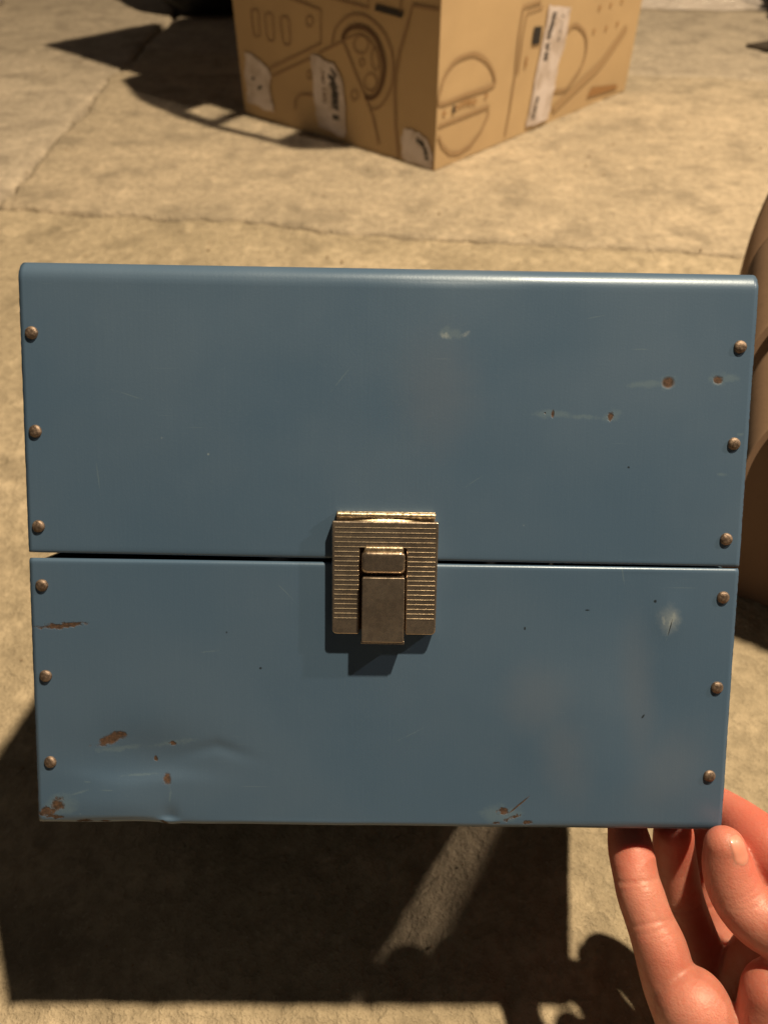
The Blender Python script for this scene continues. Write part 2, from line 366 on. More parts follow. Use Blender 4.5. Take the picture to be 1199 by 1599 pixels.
lidp += [(H, -R1 - .004 - (Dp - 2 * R1) * i / 8, 0.) for i in range(9)] + [(H - R1, -Dp - .002, 0.), (yb + .0004, -Dp - .002, 0.)]
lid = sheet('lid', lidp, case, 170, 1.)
# the lid sits very slightly askew: its lower edge is about 0.8 mm lower at the right end
R2 = .0014; R3 = .0028
bodp = [(yb - .0035, -.0036, 0.), (yb - .0012, -.0030, 0.)] + arc(yb - R2, -R2, R2, 330, 360, 2)[0:0] + [(yb - .0002, -.0024, 0.)] + arc(yb - R2, -R2, R2, 0, 80, 7) + fr(yb - R2 - .0005, R3, 64) + arc(R3, -R3, R3, 98, 180, 8)
bodp += [(0, -R3 - .003 - (Dp - 2 * R3) * i / 8, 0.) for i in range(9)] + [(R3, -Dp, 0.), (yb, -Dp, 0.)]
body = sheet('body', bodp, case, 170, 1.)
for nm, par, y0, y1 in (('side_panel', lid, yl + .0014, H - .0075), ('side_panel', body, .0012, yb - .0016)):
    for s in (-1, 1):
        xo = s * (Wd - .0012); xi = s * (Wd - .0021)
        v1, f1 = boxv(min(xo, xi), y0, -Dp + .001, max(xo, xi), y1, -.0014)
        a, b = sorted((xi, s * (Wd - .0095)))
        v2, f2 = boxv(a, y0, -.0024, b, y1, -.0015)
        side = new(nm, *join([(v1, f1), (v2, f2)]), M_SIDE, par)
# rivets
def rivet_mesh():
    V = [(0, 0, .00125)]; F = []; n = 20
    prof = [(.0008, .00122), (.0014, .00110), (.0019, .00080), (.00216, .00040), (.00224, -.0001)]
    for r, z in prof:
        for i in range(n):
            a = 2 * math.pi * i / n; V.append((r * math.cos(a) * (1 + .02 * math.sin(3 * a)), r * math.sin(a), z))
    F += [(0, 1 + i, 1 + (i + 1) % n) for i in range(n)]
    for k in range(len(prof) - 1):
        F += [(1 + k * n + i, 1 + (k + 1) * n + i, 1 + (k + 1) * n + (i + 1) % n, 1 + k * n + (i + 1) % n) for i in range(n)]
    me = bpy.data.meshes.new('rivet'); me.from_pydata(V, [], F); me.materials.append(M_RIVET)
    me.polygons.foreach_set('use_smooth', [True] * len(me.polygons)); me.update(); return me
RM = rivet_mesh()
for par, pts in ((lid, [(-121.2, 176.6), (-121.1, 143.3), (-121.2, 110.2), (120.1, 175.8), (120.2, 142.7), (119.7, 109.2)]),
                 (body, [(-120.8, 89.2), (-120.6, 56.2), (-120.1, 23.9), (120.0, 88.3), (120.0, 55.2), (119.3, 21.9)])):
    for x, y in pts:
        r = bpy.data.objects.new('rivet', RM); COL.objects.link(r); r.parent = par
        r.location = (x / 1000, y / 1000, dent(x / 1000, y / 1000)); r.rotation_euler = (random.uniform(-.08, .08), random.uniform(-.08, .08), random.uniform(0, 6))
# latch
mm = .001
latch = empty('latch'); latch.parent = case
T0 = .0046
def arcpts(cx, cy, r, a0, a1, k=4): return [(cx + r * math.cos(math.radians(a0 + (a1 - a0) * i / k)), cy + r * math.sin(math.radians(a0 + (a1 - a0) * i / k))) for i in range(k + 1)]
xl, xr, y0p, y1p = -18.3 * mm, 17.9 * mm, 74.3 * mm, 114.2 * mm
sl, sr, syt = -8.9 * mm, 7.3 * mm, 105.0 * mm
out = arcpts(xl + .0016, y0p + .0016, .0016, 180, 270) + [(sl, y0p), (sl, syt), (sr, syt), (sr, y0p)] + arcpts(xr - .0016, y0p + .0016, .0016, 270, 360)
out += arcpts(xr + .0003 - .0006, y1p - .0006, .0006, 0, 90) + arcpts(xl - .0003 + .0006, y1p - .0006, .0006, 90, 180)
plate = prism('cover_plate', out, .0003, T0, M_BRASS, latch, .00055)
backp = prism('back_plate', rrect(sl - .001, y0p + .001, sr + .001, syt + .002, .0005), .0004, .0018, simple('dark_latch_metal', (.10, .06, .035), .5, .8), latch)
# ribs: narrow raised lines across the cover plate
parts = []
yy = 112.0
k = 0
while yy > 79.4:
    y = yy * mm; hw = .00017 if yy > 104.5 else .00023
    for a, b in (((xl + .0007, xr - .0007),) if yy > 105.2 else ((xl + .0007, sl - .0004), (sr + .0004, xr - .0007))):
        wv = []; n = 12
        for i in range(n + 1):
            x = a + (b - a) * i / n
            wv += [(x, y - hw, T0 - .0001), (x, y - hw * .4, T0 + .00017), (x, y + hw * .4, T0 + .00017), (x, y + hw, T0 - .0001)]
        wf = [(i * 4 + q, (i + 1) * 4 + q, (i + 1) * 4 + q + 1, i * 4 + q + 1) for i in range(n) for q in range(3)] + [(0, 1, 2, 3), (n * 4 + 3, n * 4 + 2, n * 4 + 1, n * 4)]
        parts.append((wv, wf))
    yy -= 1.68; k += 1
rib = fix(new('ribbing', *join(parts), simple('polished_brass_lines', (1, .90, .72), .22, .9), latch))
# hinge roll above the cover plate
V = []; n = 60; q = 10
for i in range(n + 1):
    x = xl + .0012 + (xr - xl - .0020) * i / n
    for j in range(q):
        a = math.pi * 2 * j / q; r = .0011 * (1 + .12 * vn(i * .7 + j * 3.1))
        V.append((x, 116.2 * mm + r * math.cos(a) + .0001 * vn(i * .3), .0026 + r * 1.1 * math.sin(a)))
F = [(i * q + j, i * q + (j + 1) % q, (i + 1) * q + (j + 1) % q, (i + 1) * q + j) for i in range(n) for j in range(q)] + [tuple(range(q)), tuple(range(n * q, n * q + q))[::-1]]
fix(new('hinge_roll', V, F, M_GOLD, latch, True))
prism('hinge_leaf', [(xl + .001, 113.4 * mm), (xr - .001, 113.4 * mm), (xr - .0008, 117.3 * mm), (xl + .0012, 117.3 * mm)], .0002, .0017, M_GOLD, latch, .0002)
# curved lip between the roll and the plate
V, F = grid(24, 2, lambda a, b: (xl + .005 + (xr - xl - .009) * a, (114.1 + .9 * b * math.sin(math.pi * a)) * mm, .0040 - .0006 * b))
fix(new('hinge_lip', V, F, M_GOLD, latch, True))
# push button: rounded, pillowed
def pillow(name, x0, x1, y0, y1, r, z0, h, taper, mat, par, ztilt=0):
    rings = [(0, z0), (0, z0 + h * .72), (.08, z0 + h * .86), (.25, z0 + h * .97), (.55, z0 + h), (.8, z0 + h)]
    V = []; base = rrect(x0, y0, x1, y1, r, 5); n = len(base); cx = (x0 + x1) / 2; cy = (y0 + y1) / 2; hw = min(x1 - x0, y1 - y0) / 2
    for t, z in rings:
        for x, y in base:
            ix = x + (cx - x) * min(1, t * hw * taper / (abs(x1 - x0) / 2)); iy = y + (cy - y) * min(1, t * hw * taper / (abs(y1 - y0) / 2))
            V.append((ix, iy, z + ztilt * (iy - cy)))
    F = [(k * n + i, k * n + (i + 1) % n, (k + 1) * n + (i + 1) % n, (k + 1) * n + i) for k in range(len(rings) - 1) for i in range(n)] + [tuple(range((len(rings) - 1) * n, len(rings) * n)), tuple(range(n))[::-1]]
    o = fix(new(name, V, F, mat, par)); bevel(o, .00012, 1, 50); return o
pillow('push_button', -8.2 * mm, 6.8 * mm, 96.3 * mm, 104.0 * mm, .0017, .0024, .0046, .55, M_BRASS, latch, .05)
prism('button_hood', [(-7.6 * mm, 103.6 * mm), (6.3 * mm, 103.6 * mm), (6.0 * mm, 105.6 * mm), (-7.0 * mm, 105.6 * mm)], .0030, .0060, M_GOLD, latch, .0005)
tong = prism('tongue', rrect(-7.9 * mm, 72.3 * mm, 6.7 * mm, 95.2 * mm, .0005, 2), .0018, .0078, M_BRASS, latch, .0007)
prism('tongue_lip', rrect(-8.2 * mm, 71.6 * mm, 7.0 * mm, 72.5 * mm, .0002, 1), .0018, .0070, M_BRASS, latch, .0002)
# ------------------------------------------------------------------ printed cardboard box behind
LEFT = {'arch': [(206.7, 138.7), (197.5, 159.5), (177.4, 175.1), (158.3, 182.1), (136.1, 182.4), (110.8, 172.9), (92.9, 156.7), (83.8, 134.4), (85.3, 105.0), (96.2, 83.0), (111.4, 67.4), (126.9, 61.9)], 'tyre': [(184.5, 147.9), (174.3, 160.1), (155.0, 167.3), (132.8, 166.6), (114.6, 156.1), (103.7, 138.7), (100.0, 119.9), (105.6, 99.1), (115.1, 84.9), (126.7, 77.7), (140.3, 76.6)], 'rim': [(182.7, 145.7), (163.1, 154.4), (144.1, 158.1), (125.6, 151.1), (112.9, 134.9), (108.2, 113.7), (115.0, 96.3), (126.6, 84.2)], 'door': [(182.7, 144.4), (155.3, 101.1), (138.4, 75.6), (123.2, 49.3), (111.7, 13.4)], 'l1': [(354.2, 83.1), (231.1, 135.3), (227.6, 179.7), (287.7, 187.3), (338.0, 191.6)], 'l2': [(348.7, 72.8), (249.3, 114.9)], 'l3': [(236.3, 121.9), (182.7, 145.7)], 'l4': [(210.6, 198.1), (130.4, 193.3), (130.0, 217.8)], 'l5': [(3.4, 205.9), (49.0, 206.0), (56.8, 184.2), (71.5, 145.7), (78.1, 118.4), (79.6, 88.5), (77.1, 47.6), (70.7, 2.8)], 'l6': [(299.3, 30.3), (297.6, 44.9), (280.8, 56.2), (254.3, 59.4)], 'l7': [(69.6, 224.0), (70.6, 193.6)], 'e1': [(132.0, 147.8), (133.2, 143.2), (136.3, 139.0), (141.0, 135.8), (146.6, 134.1), (152.1, 134.2), (156.8, 136.1), (159.8, 139.5), (160.8, 143.8), (159.5, 148.4), (156.2, 152.6), (151.5, 155.7), (146.0, 157.4), (140.5, 157.2), (136.0, 155.3), (133.0, 152.1), (132.0, 147.8)], 'e2': [(115.8, 101.2), (116.7, 96.7), (119.5, 92.6), (123.6, 89.4), (128.5, 87.7), (133.4, 87.7), (137.5, 89.6), (140.1, 92.8), (141.0, 97.1), (139.9, 101.6), (137.1, 105.8), (133.0, 108.9), (128.1, 110.5), (123.4, 110.4), (119.3, 108.6), (116.7, 105.4), (115.8, 101.2)], 'e3': [(139.6, 123.6), (140.1, 121.7), (141.3, 119.9), (143.1, 118.5), (145.1, 117.8), (147.2, 117.9), (148.9, 118.7), (150.0, 120.2), (150.4, 122.0), (149.9, 124.0), (148.7, 125.8), (146.9, 127.1), (144.9, 127.8), (142.8, 127.7), (141.1, 126.9), (140.0, 125.5), (139.6, 123.6)], 'e4': [(109.6, 133.0), (110.2, 127.3), (112.0, 122.3), (114.7, 118.7), (117.9, 117.1), (121.0, 117.7), (123.7, 120.5), (125.4, 125.1), (125.9, 130.6), (125.2, 136.3), (123.4, 141.2), (120.7, 144.7), (117.6, 146.2), (114.5, 145.6), (111.9, 142.9), (110.2, 138.4), (109.6, 133.0)], 'e5': [(245.9, 163.1), (246.7, 160.4), (248.5, 157.9), (251.0, 156.1), (254.0, 155.2), (256.8, 155.4), (259.1, 156.6), (260.5, 158.6), (260.8, 161.2), (259.9, 164.0), (258.1, 166.4), (255.5, 168.2), (252.7, 169.1), (249.9, 168.9), (247.6, 167.7), (246.2, 165.7), (245.9, 163.1)], 'e6': [(154.9, 76.7), (155.5, 73.9), (157.1, 71.3), (159.5, 69.3), (162.3, 68.3), (165.0, 68.3), (167.3, 69.5), (168.8, 71.5), (169.3, 74.2), (168.6, 77.0), (167.0, 79.6), (164.6, 81.5), (161.8, 82.5), (159.1, 82.5), (156.8, 81.3), (155.3, 79.3), (154.9, 76.7)], 'e7': [(255.0, 89.1), (255.6, 86.8), (256.9, 84.6), (258.8, 83.1), (260.8, 82.3), (262.8, 82.4), (264.3, 83.4), (265.3, 85.2), (265.5, 87.4), (264.8, 89.8), (263.5, 91.9), (261.7, 93.5), (259.7, 94.2), (257.7, 94.1), (256.2, 93.1), (255.2, 91.3), (255.0, 89.1)], 'p1': [(384.3, 161.5), (373.1, 162.8), (371.0, 157.7), (372.5, 130.2), (377.3, 125.8), (384.4, 125.8), (387.7, 130.0), (388.0, 157.5), (384.3, 161.5)], 'p2': [(351.4, 160.3), (339.6, 161.7), (337.1, 156.5), (338.0, 128.5), (342.9, 124.1), (350.5, 124.0), (354.2, 128.3), (355.3, 156.1), (351.4, 160.3)], 'p3': [(314.9, 160.1), (302.5, 161.6), (299.8, 156.4), (299.9, 128.1), (304.9, 123.6), (312.9, 123.4), (316.9, 127.7), (318.8, 155.9), (314.9, 160.1)], 'bar': [(116.0, 199.9), (63.9, 197.1), (67.1, 189.0), (118.6, 192.0)], 't1': [(413.1, 96.4), (398.6, 97.1), (358.9, 82.3), (353.9, 69.2), (358.4, 54.3), (354.4, 17.2), (388.2, 16.9), (422.0, 21.4), (418.3, 41.3), (420.1, 58.5)], 't2': [(253.1, 119.5), (240.7, 118.7), (224.6, 113.4), (200.3, 111.9), (183.7, 83.5), (180.7, 16.0), (189.4, 9.2), (244.9, 16.1), (251.0, 47.6)], 't3': [(60.3, 48.3), (47.4, 48.2), (32.7, 47.2), (14.4, 41.8), (2.4, 17.9), (5.0, -0.3), (61.1, 3.6), (65.5, 28.6)], 'tx2': [(200.6, 106.8), (209.8, 89.7), (202.4, 77.8), (203.2, 64.3), (203.3, 47.9), (203.0, 31.3)], 'tx2b': [(227.7, 100.0), (227.6, 73.5), (227.0, 51.8)], 'tx1': [(382.8, 50.2), (374.0, 29.9)], 'tx1b': [(400.1, 61.7), (392.7, 33.9)], 'tx3': [(36.1, 40.0), (19.3, 30.3), (13.0, 12.9)]}
RIGHT = {'u': [(5.6, 91.5), (6.2, 110.8), (15.3, 128.1), (35.3, 141.1), (61.0, 143.8), (83.4, 142.1), (107.7, 131.4), (126.5, 115.9), (136.0, 101.7), (132.7, 92.0), (67.2, 91.8), (5.6, 91.5)], 'lo': [(3.5, 62.0), (127.4, 64.4), (127.0, 51.1), (112.7, 32.6), (85.7, 16.8), (57.7, 12.5), (34.0, 18.2), (14.6, 33.5), (4.5, 48.9)], 'v': [(242.4, 186.8), (195.2, 185.6), (190.9, 147.6), (191.3, 96.9), (186.2, 44.3), (179.8, 9.1)], 'v2': [(249.5, 178.6), (206.9, 176.9), (201.2, 146.1), (199.2, 95.5)], 'pill': [(229.8, 154.3), (252.0, 152.4), (251.6, 128.4), (229.1, 130.6)], 'c': [(332.1, 134.5), (347.4, 140.2), (366.0, 136.3), (392.0, 120.4), (403.1, 96.6), (396.0, 72.2), (373.8, 56.0), (353.0, 45.3), (316.6, 49.3)], 'diag': [(535.9, 110.8), (470.0, 68.5), (413.1, 48.8), (318.8, 19.8)], 'tape': [(262.3, 179.4), (330.2, 168.3), (328.8, 145.5), (325.5, 108.9), (314.1, 89.0), (313.8, 69.7), (311.3, 47.5), (304.4, 8.0), (236.4, 8.0), (242.6, 29.7), (251.2, 86.3), (260.0, 137.4)], 'dots': [(425.1, 154.9), (462.5, 154.2), (500.5, 154.8), (418.7, 122.0), (459.9, 120.2), (497.9, 121.9), (217.7, 105.4), (218.6, 113.0), (15.4, 77.1), (117.7, 80.7)], 'band': [(37.3, 77.6), (54.8, 81.6), (73.1, 81.0), (96.6, 78.4)], 'blob': [(430.3, 17.0), (444.8, 31.0), (536.9, 18.5), (543.5, 11.0)], 'tx': [(283.5, 169.3), (281.5, 157.1), (276.7, 145.1), (274.6, 132.6), (273.2, 117.2), (271.8, 101.6)], 'txb': [(307.5, 161.2), (307.1, 143.3), (303.9, 125.6)], 'txc': [(264.5, 53.6), (258.6, 32.2), (256.3, 18.2)]}
bxA = Vector((.0760, 1.2006, .0)); AR = 0.841071
carton = empty('cardboard_box', (bxA.x, bxA.y, .0015)); carton.rotation_euler = (0, 0, AR)
tag(carton, 'large printed kraft cardboard box with torn white tape, standing beyond the blue case', 'cardboard box')
LX, LY, LZ = .5785, .434, .424; th = .005
def panel(name, x0, y0, z0, x1, y1, z1, par=carton, mat=M_CARD, bow=.0):
    """a cardboard sheet, subdivided and slightly bowed"""
    nx = 14; dx, dy, dz = x1 - x0, y1 - y0, z1 - z0
    thin = min(range(3), key=lambda i: abs((dx, dy, dz)[i]))
    o = new(name, *boxv(x0, y0, z0, x1, y1, z1), mat, par)
    bm = bmesh.new(); bm.from_mesh(o.data)
    bmesh.ops.subdivide_edges(bm, edges=bm.edges[:], cuts=nx, use_grid_fill=True)
    for v in bm.verts:
        c = list(v.co); u = [(c[i] - (x0, y0, z0)[i]) / max(1e-6, (dx, dy, dz)[i]) for i in range(3)]
        a, b = [i for i in range(3) if i != thin]
        off = bow * math.sin(math.pi * u[a]) * math.sin(math.pi * u[b] * .5) + .0012 * vn(u[a] * 7 + u[b] * 13)
        c[thin] += off; v.co = c
    bm.to_mesh(o.data); bm.free(); return o
fl = panel('front_left_panel', 0, th, 0, th, LY, LZ)
frp = panel('front_right_panel', 0, 0, 0, LX, th, LZ)
panel('back_right_panel', LX - th, th, 0, LX, LY, LZ)
panel('back_left_panel', th, LY - th, 0, LX - th, LY, LZ)
panel('bottom_panel', th, th, .001, LX - th, LY - th, .006)
def flap(hinge_a, hinge_b, outdir, length, drop, name='flap'):
    a = Vector(hinge_a); b = Vector(hinge_b); d = Vector(outdir).normalized() * length; d.z += drop
    e = (b - a).normalized(); n = e.cross(d).normalized() * th
    q = [a + e * .004, b - e * .004, b - e * .012 + d, a + e * .012 + d]
    V = [*q, *[p + n for p in q]]
    return fix(new(name, V, [(0, 1, 2, 3), (7, 6, 5, 4), (0, 4, 5, 1), (1, 5, 6, 2), (2, 6, 7, 3), (3, 7, 4, 0)], M_CARD, carton))
hs = [(0, .004), (.03, .04), (.06, .058), (.12, .060), (.2, .070), (.28, .070), (.36, .066), (.43, .055), (.53, .012)]  # unseen left flap: outline and slots shaped to cast the floor shadow
def outw(y):
    for (a, p), (b, c) in zip(hs, hs[1:]):
        if y <= b: return p + (c - p) * (y - a) / (b - a)
    return hs[-1][1]
ny_, nx_ = 44, 10
FL = .53
inn = lambda y: .006 + max(0, min(1, (y - .40) / .03)) * .16
vv = [(inn(FL * j / ny_) - (inn(FL * j / ny_) + .001 + outw(FL * j / ny_)) * i / nx_, FL * j / ny_, .424 - .02 * (i / nx_) ** 1.5 + .004 * math.sin(j * .3)) for j in range(ny_ + 1) for i in range(nx_ + 1)]
ff = [(j * (nx_ + 1) + i, j * (nx_ + 1) + i + 1, (j + 1) * (nx_ + 1) + i + 1, (j + 1) * (nx_ + 1) + i) for j in range(ny_) for i in range(nx_) if not (1 <= i < 8 - (j > 19) * 1 and (8 <= j < 18 or 20 <= j < 25))]
o = new('flap', vv, ff, M_CARD, carton); m_ = o.modifiers.new('thick', 'SOLIDIFY'); m_.thickness = .004
flap((.02, LY, LZ), (LX, LY, LZ), (0, 1, 0), .34, .10)
flap((LX, 0, LZ), (LX, LY, LZ), (1, 0, 0), .20, .05)
flap((0, -.001, LZ + .002), (LX, -.001, LZ + .002), (.0, .9, 0), .2, .14)
def smooth_poly(p, k=6):
    if len(p) < 3: return p
    o = []; n = len(p)
    closed = (abs(p[0][0] - p[-1][0]) + abs(p[0][1] - p[-1][1])) < 1e-6
    for i in range(n - 1):
        p0 = p[i - 1] if i else (p[-2] if closed else p[0]); p1 = p[i]; p2 = p[i + 1]; p3 = p[i + 2] if i + 2 < n else (p[1] if closed else p[-1])
        for s in range(k):
            t = s / k
            o.append(tuple(.5 * (2 * p1[c] + (p2[c] - p0[c]) * t + (2 * p0[c] - 5 * p1[c] + 4 * p2[c] - p3[c]) * t * t + (3 * p1[c] - p0[c] - 3 * p2[c] + p3[c]) * t ** 3) for c in (0, 1)))
    o.append(p[-1]); return o
def ribbon(p, w):
    """flat stroke; returns verts (s,z) and faces"""
    V = []; n = len(p)
    for i in range(n):
        a = p[max(0, i - 1)]; b = p[min(n - 1, i + 1)]; dx, dy = b[0] - a[0], b[1] - a[1]; L = math.hypot(dx, dy) or 1
        nx, ny = -dy / L * w / 2, dx / L * w / 2
        V += [(p[i][0] + nx, p[i][1] + ny), (p[i][0] - nx, p[i][1] - ny)]
    return V, [(2 * i, 2 * i + 1, 2 * i + 3, 2 * i + 2) for i in range(n - 1)]
def on(face, s, z, lift):
    s /= 1000; z = max(z / 1000, .0008)
    return (-lift, s, z) if face == 'L' else (s, -lift, z)
def decal(name, face, shapes, mat, lift, par):
    parts = [([on(face, s, z, lift) for s, z in v], f) for v, f in shapes]
    return new(name, *join(parts), mat, par)
def poly(p): return [tuple(q) for q in p], [tuple(range(len(p)))]
LF = .0018
Lk = LEFT; Rk = RIGHT
st = lambda k, w, sm=True, D=Lk: ribbon(smooth_poly(D[k]) if sm else D[k], w)
decal('printed_drawing', 'L', [st('arch', 3.2), st('l1', 3.4, 0), st('l2', 3.4, 0), st('l3', 3.4, 0), st('l4', 3.2, 0), st('l5', 4, 0), st('l6', 3.2), st('l7', 3, 0), st('door', 3.6), st('rim', 2.6)]
      + [st(k, 2.2) for k in ('e1', 'e2', 'e3', 'e4', 'e5', 'e6', 'e7', 'p1', 'p2', 'p3')], simple('brown_print_lines', (.30, .19, .105), .8), LF, fl)
decal('printed_tyre', 'L', [st('tyre', 6.5)], M_INK2, LF + .0003, fl)
decal('printed_bar', 'L', [poly(Lk['bar'])], M_INKB, LF, fl)
def torn(p, amp, mul=5):
    o = []; n = len(p)
    for i in range(n):
        a, b = p[i], p[(i + 1) % n]
        for k in range(mul):
            t = k / mul; o.append((a[0] + (b[0] - a[0]) * t + random.uniform(-amp, amp), a[1] + (b[1] - a[1]) * t + random.uniform(-amp, amp)))
    return o
def tape(face, key, D, par, lift=LF + .0008):
    p = torn(D[key], 1.9)
    o = decal('tape', face, [poly(p)], M_TAPE, lift, par)
    m = o.modifiers.new('thick', 'SOLIDIFY'); m.thickness = .0003; m.offset = 0; return o
ta = [tape('L', k, Lk, fl) for k in ('t1', 't2', 't3')] + [tape('R', 'tape', Rk, frp)]
def scribble(path, w, step, hgt):
    """a line of small letters too blurred to read: short strokes set side by side along the path"""
    p = smooth_poly(path, 8); out = []; acc = 0
    for i in range(1, len(p)):
        a, b = p[i - 1], p[i]; L = math.hypot(b[0] - a[0], b[1] - a[1]); acc += L
        if acc > step:
            acc = 0
            if random.random() < .1: continue
            dx, dy = (b[0] - a[0]) / L, (b[1] - a[1]) / L; nx, ny = -dy, dx
            P = lambda u, v: (a[0] + dx * u * step + nx * v * hgt, a[1] + dy * u * step + ny * v * hgt)
            k = random.randrange(4)
            strokes = [[P(0, -.5), P(0, .5)]]
            strokes += [[[P(0, .45), P(.6, .45)], [P(0, 0), P(.5, 0)]], [[P(.6, -.5), P(.6, .5)], [P(0, 0), P(.6, 0)]], [[P(0, -.5), P(.6, -.5)], [P(.6, -.5), P(.6, .2)]], [[P(0, .5), P(.6, -.5)]]][k]
            out += [ribbon(s, w) for s in strokes]
    return out
for tp, face, specs in ((ta[0], 'L', [('tx1', 4, 5, 12), ('tx1b', 2, 4, 8)]), (ta[1], 'L', [('tx2', 3.2, 6.5, 15), ('tx2b', 1.4, 3.5, 6)]), (ta[2], 'L', [('tx3', 3, 5, 7)]), (ta[3], 'R', [('tx', 2.6, 5.2, 11), ('txb', 1.0, 3.2, 5), ('txc', 1.8, 4.5, 9)])):
    D = Lk if face == 'L' else Rk
    for k, w_, s_, h_ in specs:
        decal('lettering', face, scribble(D[k], w_, s_, h_), simple('lettering_ink', (.05, .045, .045), .7) if k != 'tx2b' else M_INK2, LF + .0013, tp)
decal('printed_drawing', 'R', [st('u', 4.6, 1, Rk), st('lo', 4.3, 0, Rk), st('v', 4, 0, Rk), st('v2', 3, 0, Rk), st('c', 5, 1, Rk)], simple('tan_print_lines', (.34, .22, .115), .8), LF, frp)
decal('printed_panel', 'R', [ribbon(smooth_poly(Rk['diag']), 14)], simple('faint_print', (.38, .25, .13), .8), LF, frp)
decal('printed_mark', 'R', [poly(Rk['pill'])], M_INKB, LF, frp)
M_DOT = simple('brown_print_dots', (.32, .17, .065), .8)
for s_, z_ in Rk['dots']: decal('printed_dot', 'R', [([(s_ + 3.2 * math.cos(a), z_ + 3.6 * math.sin(a)) for a in np.linspace(0, 2 * math.pi, 9)[:-1]], [tuple(range(8))])], M_DOT, LF + .0002, frp)
decal('printed_lettering', 'R', scribble(Rk['band'], 1.8, 6, 8), M_DOT, LF + .0002, frp)
decal('printed_mark', 'R', [poly(Rk['blob'])], M_DOT, LF + .0002, frp)
s0, z0 = Rk['band'][0]; 
decal('printed_mark', 'R', [([(s0 + 3.2 * math.cos(a), z0 + 6 * math.sin(a)) for a in np.linspace(0, 2 * math.pi, 11)[:-1]], [tuple(range(10))])], M_INKB, LF + .0004, frp)
# ------------------------------------------------------------------ open cardboard box at the right
A2 = Vector((.198, .391, .001)); ux = Vector((.853, -.522, 0)).normalized(); uy = Vector((.522, .853, 0)).normalized()
c2 = empty('open_cardboard_box', A2); c2.matrix_world = Matrix((( ux.x, uy.x, 0, A2.x), (ux.y, uy.y, 0, A2.y), (0, 0, 1, A2.z), (0, 0, 0, 1)))
tag(c2, 'plain brown cardboard box with open drooping flaps at the right edge, beside the blue case', 'cardboard box')
BX, BY, BZ = .34, .26, .22
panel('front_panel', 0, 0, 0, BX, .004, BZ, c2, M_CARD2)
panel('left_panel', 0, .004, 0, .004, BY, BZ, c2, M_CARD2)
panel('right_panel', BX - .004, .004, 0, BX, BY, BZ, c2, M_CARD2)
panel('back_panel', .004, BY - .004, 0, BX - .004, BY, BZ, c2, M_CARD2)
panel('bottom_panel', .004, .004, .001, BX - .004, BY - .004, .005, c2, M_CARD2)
def sheetq(name, pts, t, par, mat, nd=20):
    """bent cardboard flap given by four world corners"""
    a, b, c, d = [Vector(p) for p in pts]; n = (b - a).cross(d - a).normalized()
    inv = par.matrix_world.inverted()
    def fn(u, v, s):
        p = a.lerp(b, u).lerp(d.lerp(c, u), v); p = p + n * (.006 * math.sin(math.pi * u) + s * t); return tuple(inv @ p)
    v1, f1 = grid(nd, nd, lambda u, v: fn(u, v, 0)); v2, f2 = grid(nd, nd, lambda u, v: fn(u, v, 1)); m = len(v1); k = nd + 1
    rim = []
    for i in range(nd):
        rim += [(i, i + 1, m + i + 1, m + i), (nd * k + i, nd * k + i + 1, m + nd * k + i + 1, m + nd * k + i), (i * k, (i + 1) * k, m + (i + 1) * k, m + i * k), (i * k + nd, (i + 1) * k + nd, m + (i + 1) * k + nd, m + i * k + nd)]
    o = fix(new(name, v1 + v2, f1 + [tuple(i + m for i in q) for q in f2] + rim, mat, par)); o.data.polygons.foreach_set('use_smooth', [True] * (2 * nd * nd) + [False] * (4 * nd)); return o
bpy.context.view_layer.update()
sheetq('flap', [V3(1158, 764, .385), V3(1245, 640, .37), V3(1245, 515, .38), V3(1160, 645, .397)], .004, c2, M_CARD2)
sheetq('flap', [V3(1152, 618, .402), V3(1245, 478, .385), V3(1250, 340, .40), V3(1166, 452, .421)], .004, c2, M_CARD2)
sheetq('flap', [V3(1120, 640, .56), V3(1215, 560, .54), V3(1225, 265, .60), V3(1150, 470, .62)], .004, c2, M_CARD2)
_w = lambda s_, o_, z_: tuple(c2.matrix_world @ Vector((s_, o_, z_)))
sheetq('flap', [_w(.162, 0, .222), _w(.335, 0, .222), _w(.33, -.21, .226), _w(.165, -.21, .226)], .004, c2, M_CARD2)  # unseen flap added to keep the side lamp off the floor beside the streak
# ------------------------------------------------------------------ things at the far edge of the picture
def lumpy(name, loc, size, seed, mat, nz=5., amp=.12, sub=5, parent=None, squash=1.):
    bm = bmesh.new(); bmesh.ops.create_icosphere(bm, subdivisions=sub, radius=1)
    from mathutils import noise
    for v in bm.verts:
        p = v.co.copy(); q = Vector([math.copysign(abs(c) ** .62, c) for c in p]); q *= 1 + amp * noise.fractal(p * nz * .4 + Vector((seed, 0, 0)), .8, 2.1, 5)
        q += p * amp * .6 * abs(noise.noise(p * nz + Vector((0, seed, 0))))
        v.co = Vector((q.x * size[0], q.y * size[1], max(0, (q.z + .9) * size[2])))
    me = bpy.data.meshes.new(name); bm.to_mesh(me); bm.free(); me.materials.append(mat)
    me.polygons.foreach_set('use_smooth', [True] * len(me.polygons))
    o = bpy.data.objects.new(name, me); COL.objects.link(o); o.location = loc
    return o
M_BLK = simple('black_nylon', (.008, .008, .009), .7)
o = lumpy('duffel_bag', (-.36, 2.50, 0), (.27, .23, .2), 3, M_BLK, 4, .08)
tag(o, 'black fabric bag on the floor behind and left of the printed cardboard box', 'bag')
o = lumpy('bin_bag', (1.20, 2.34, 0), (.19, .17, .2), 8, simple('black_plastic', (.01, .009, .008), .3), 7, .22)
tag(o, 'crumpled black plastic bag at the far right corner of the floor', 'plastic bag')
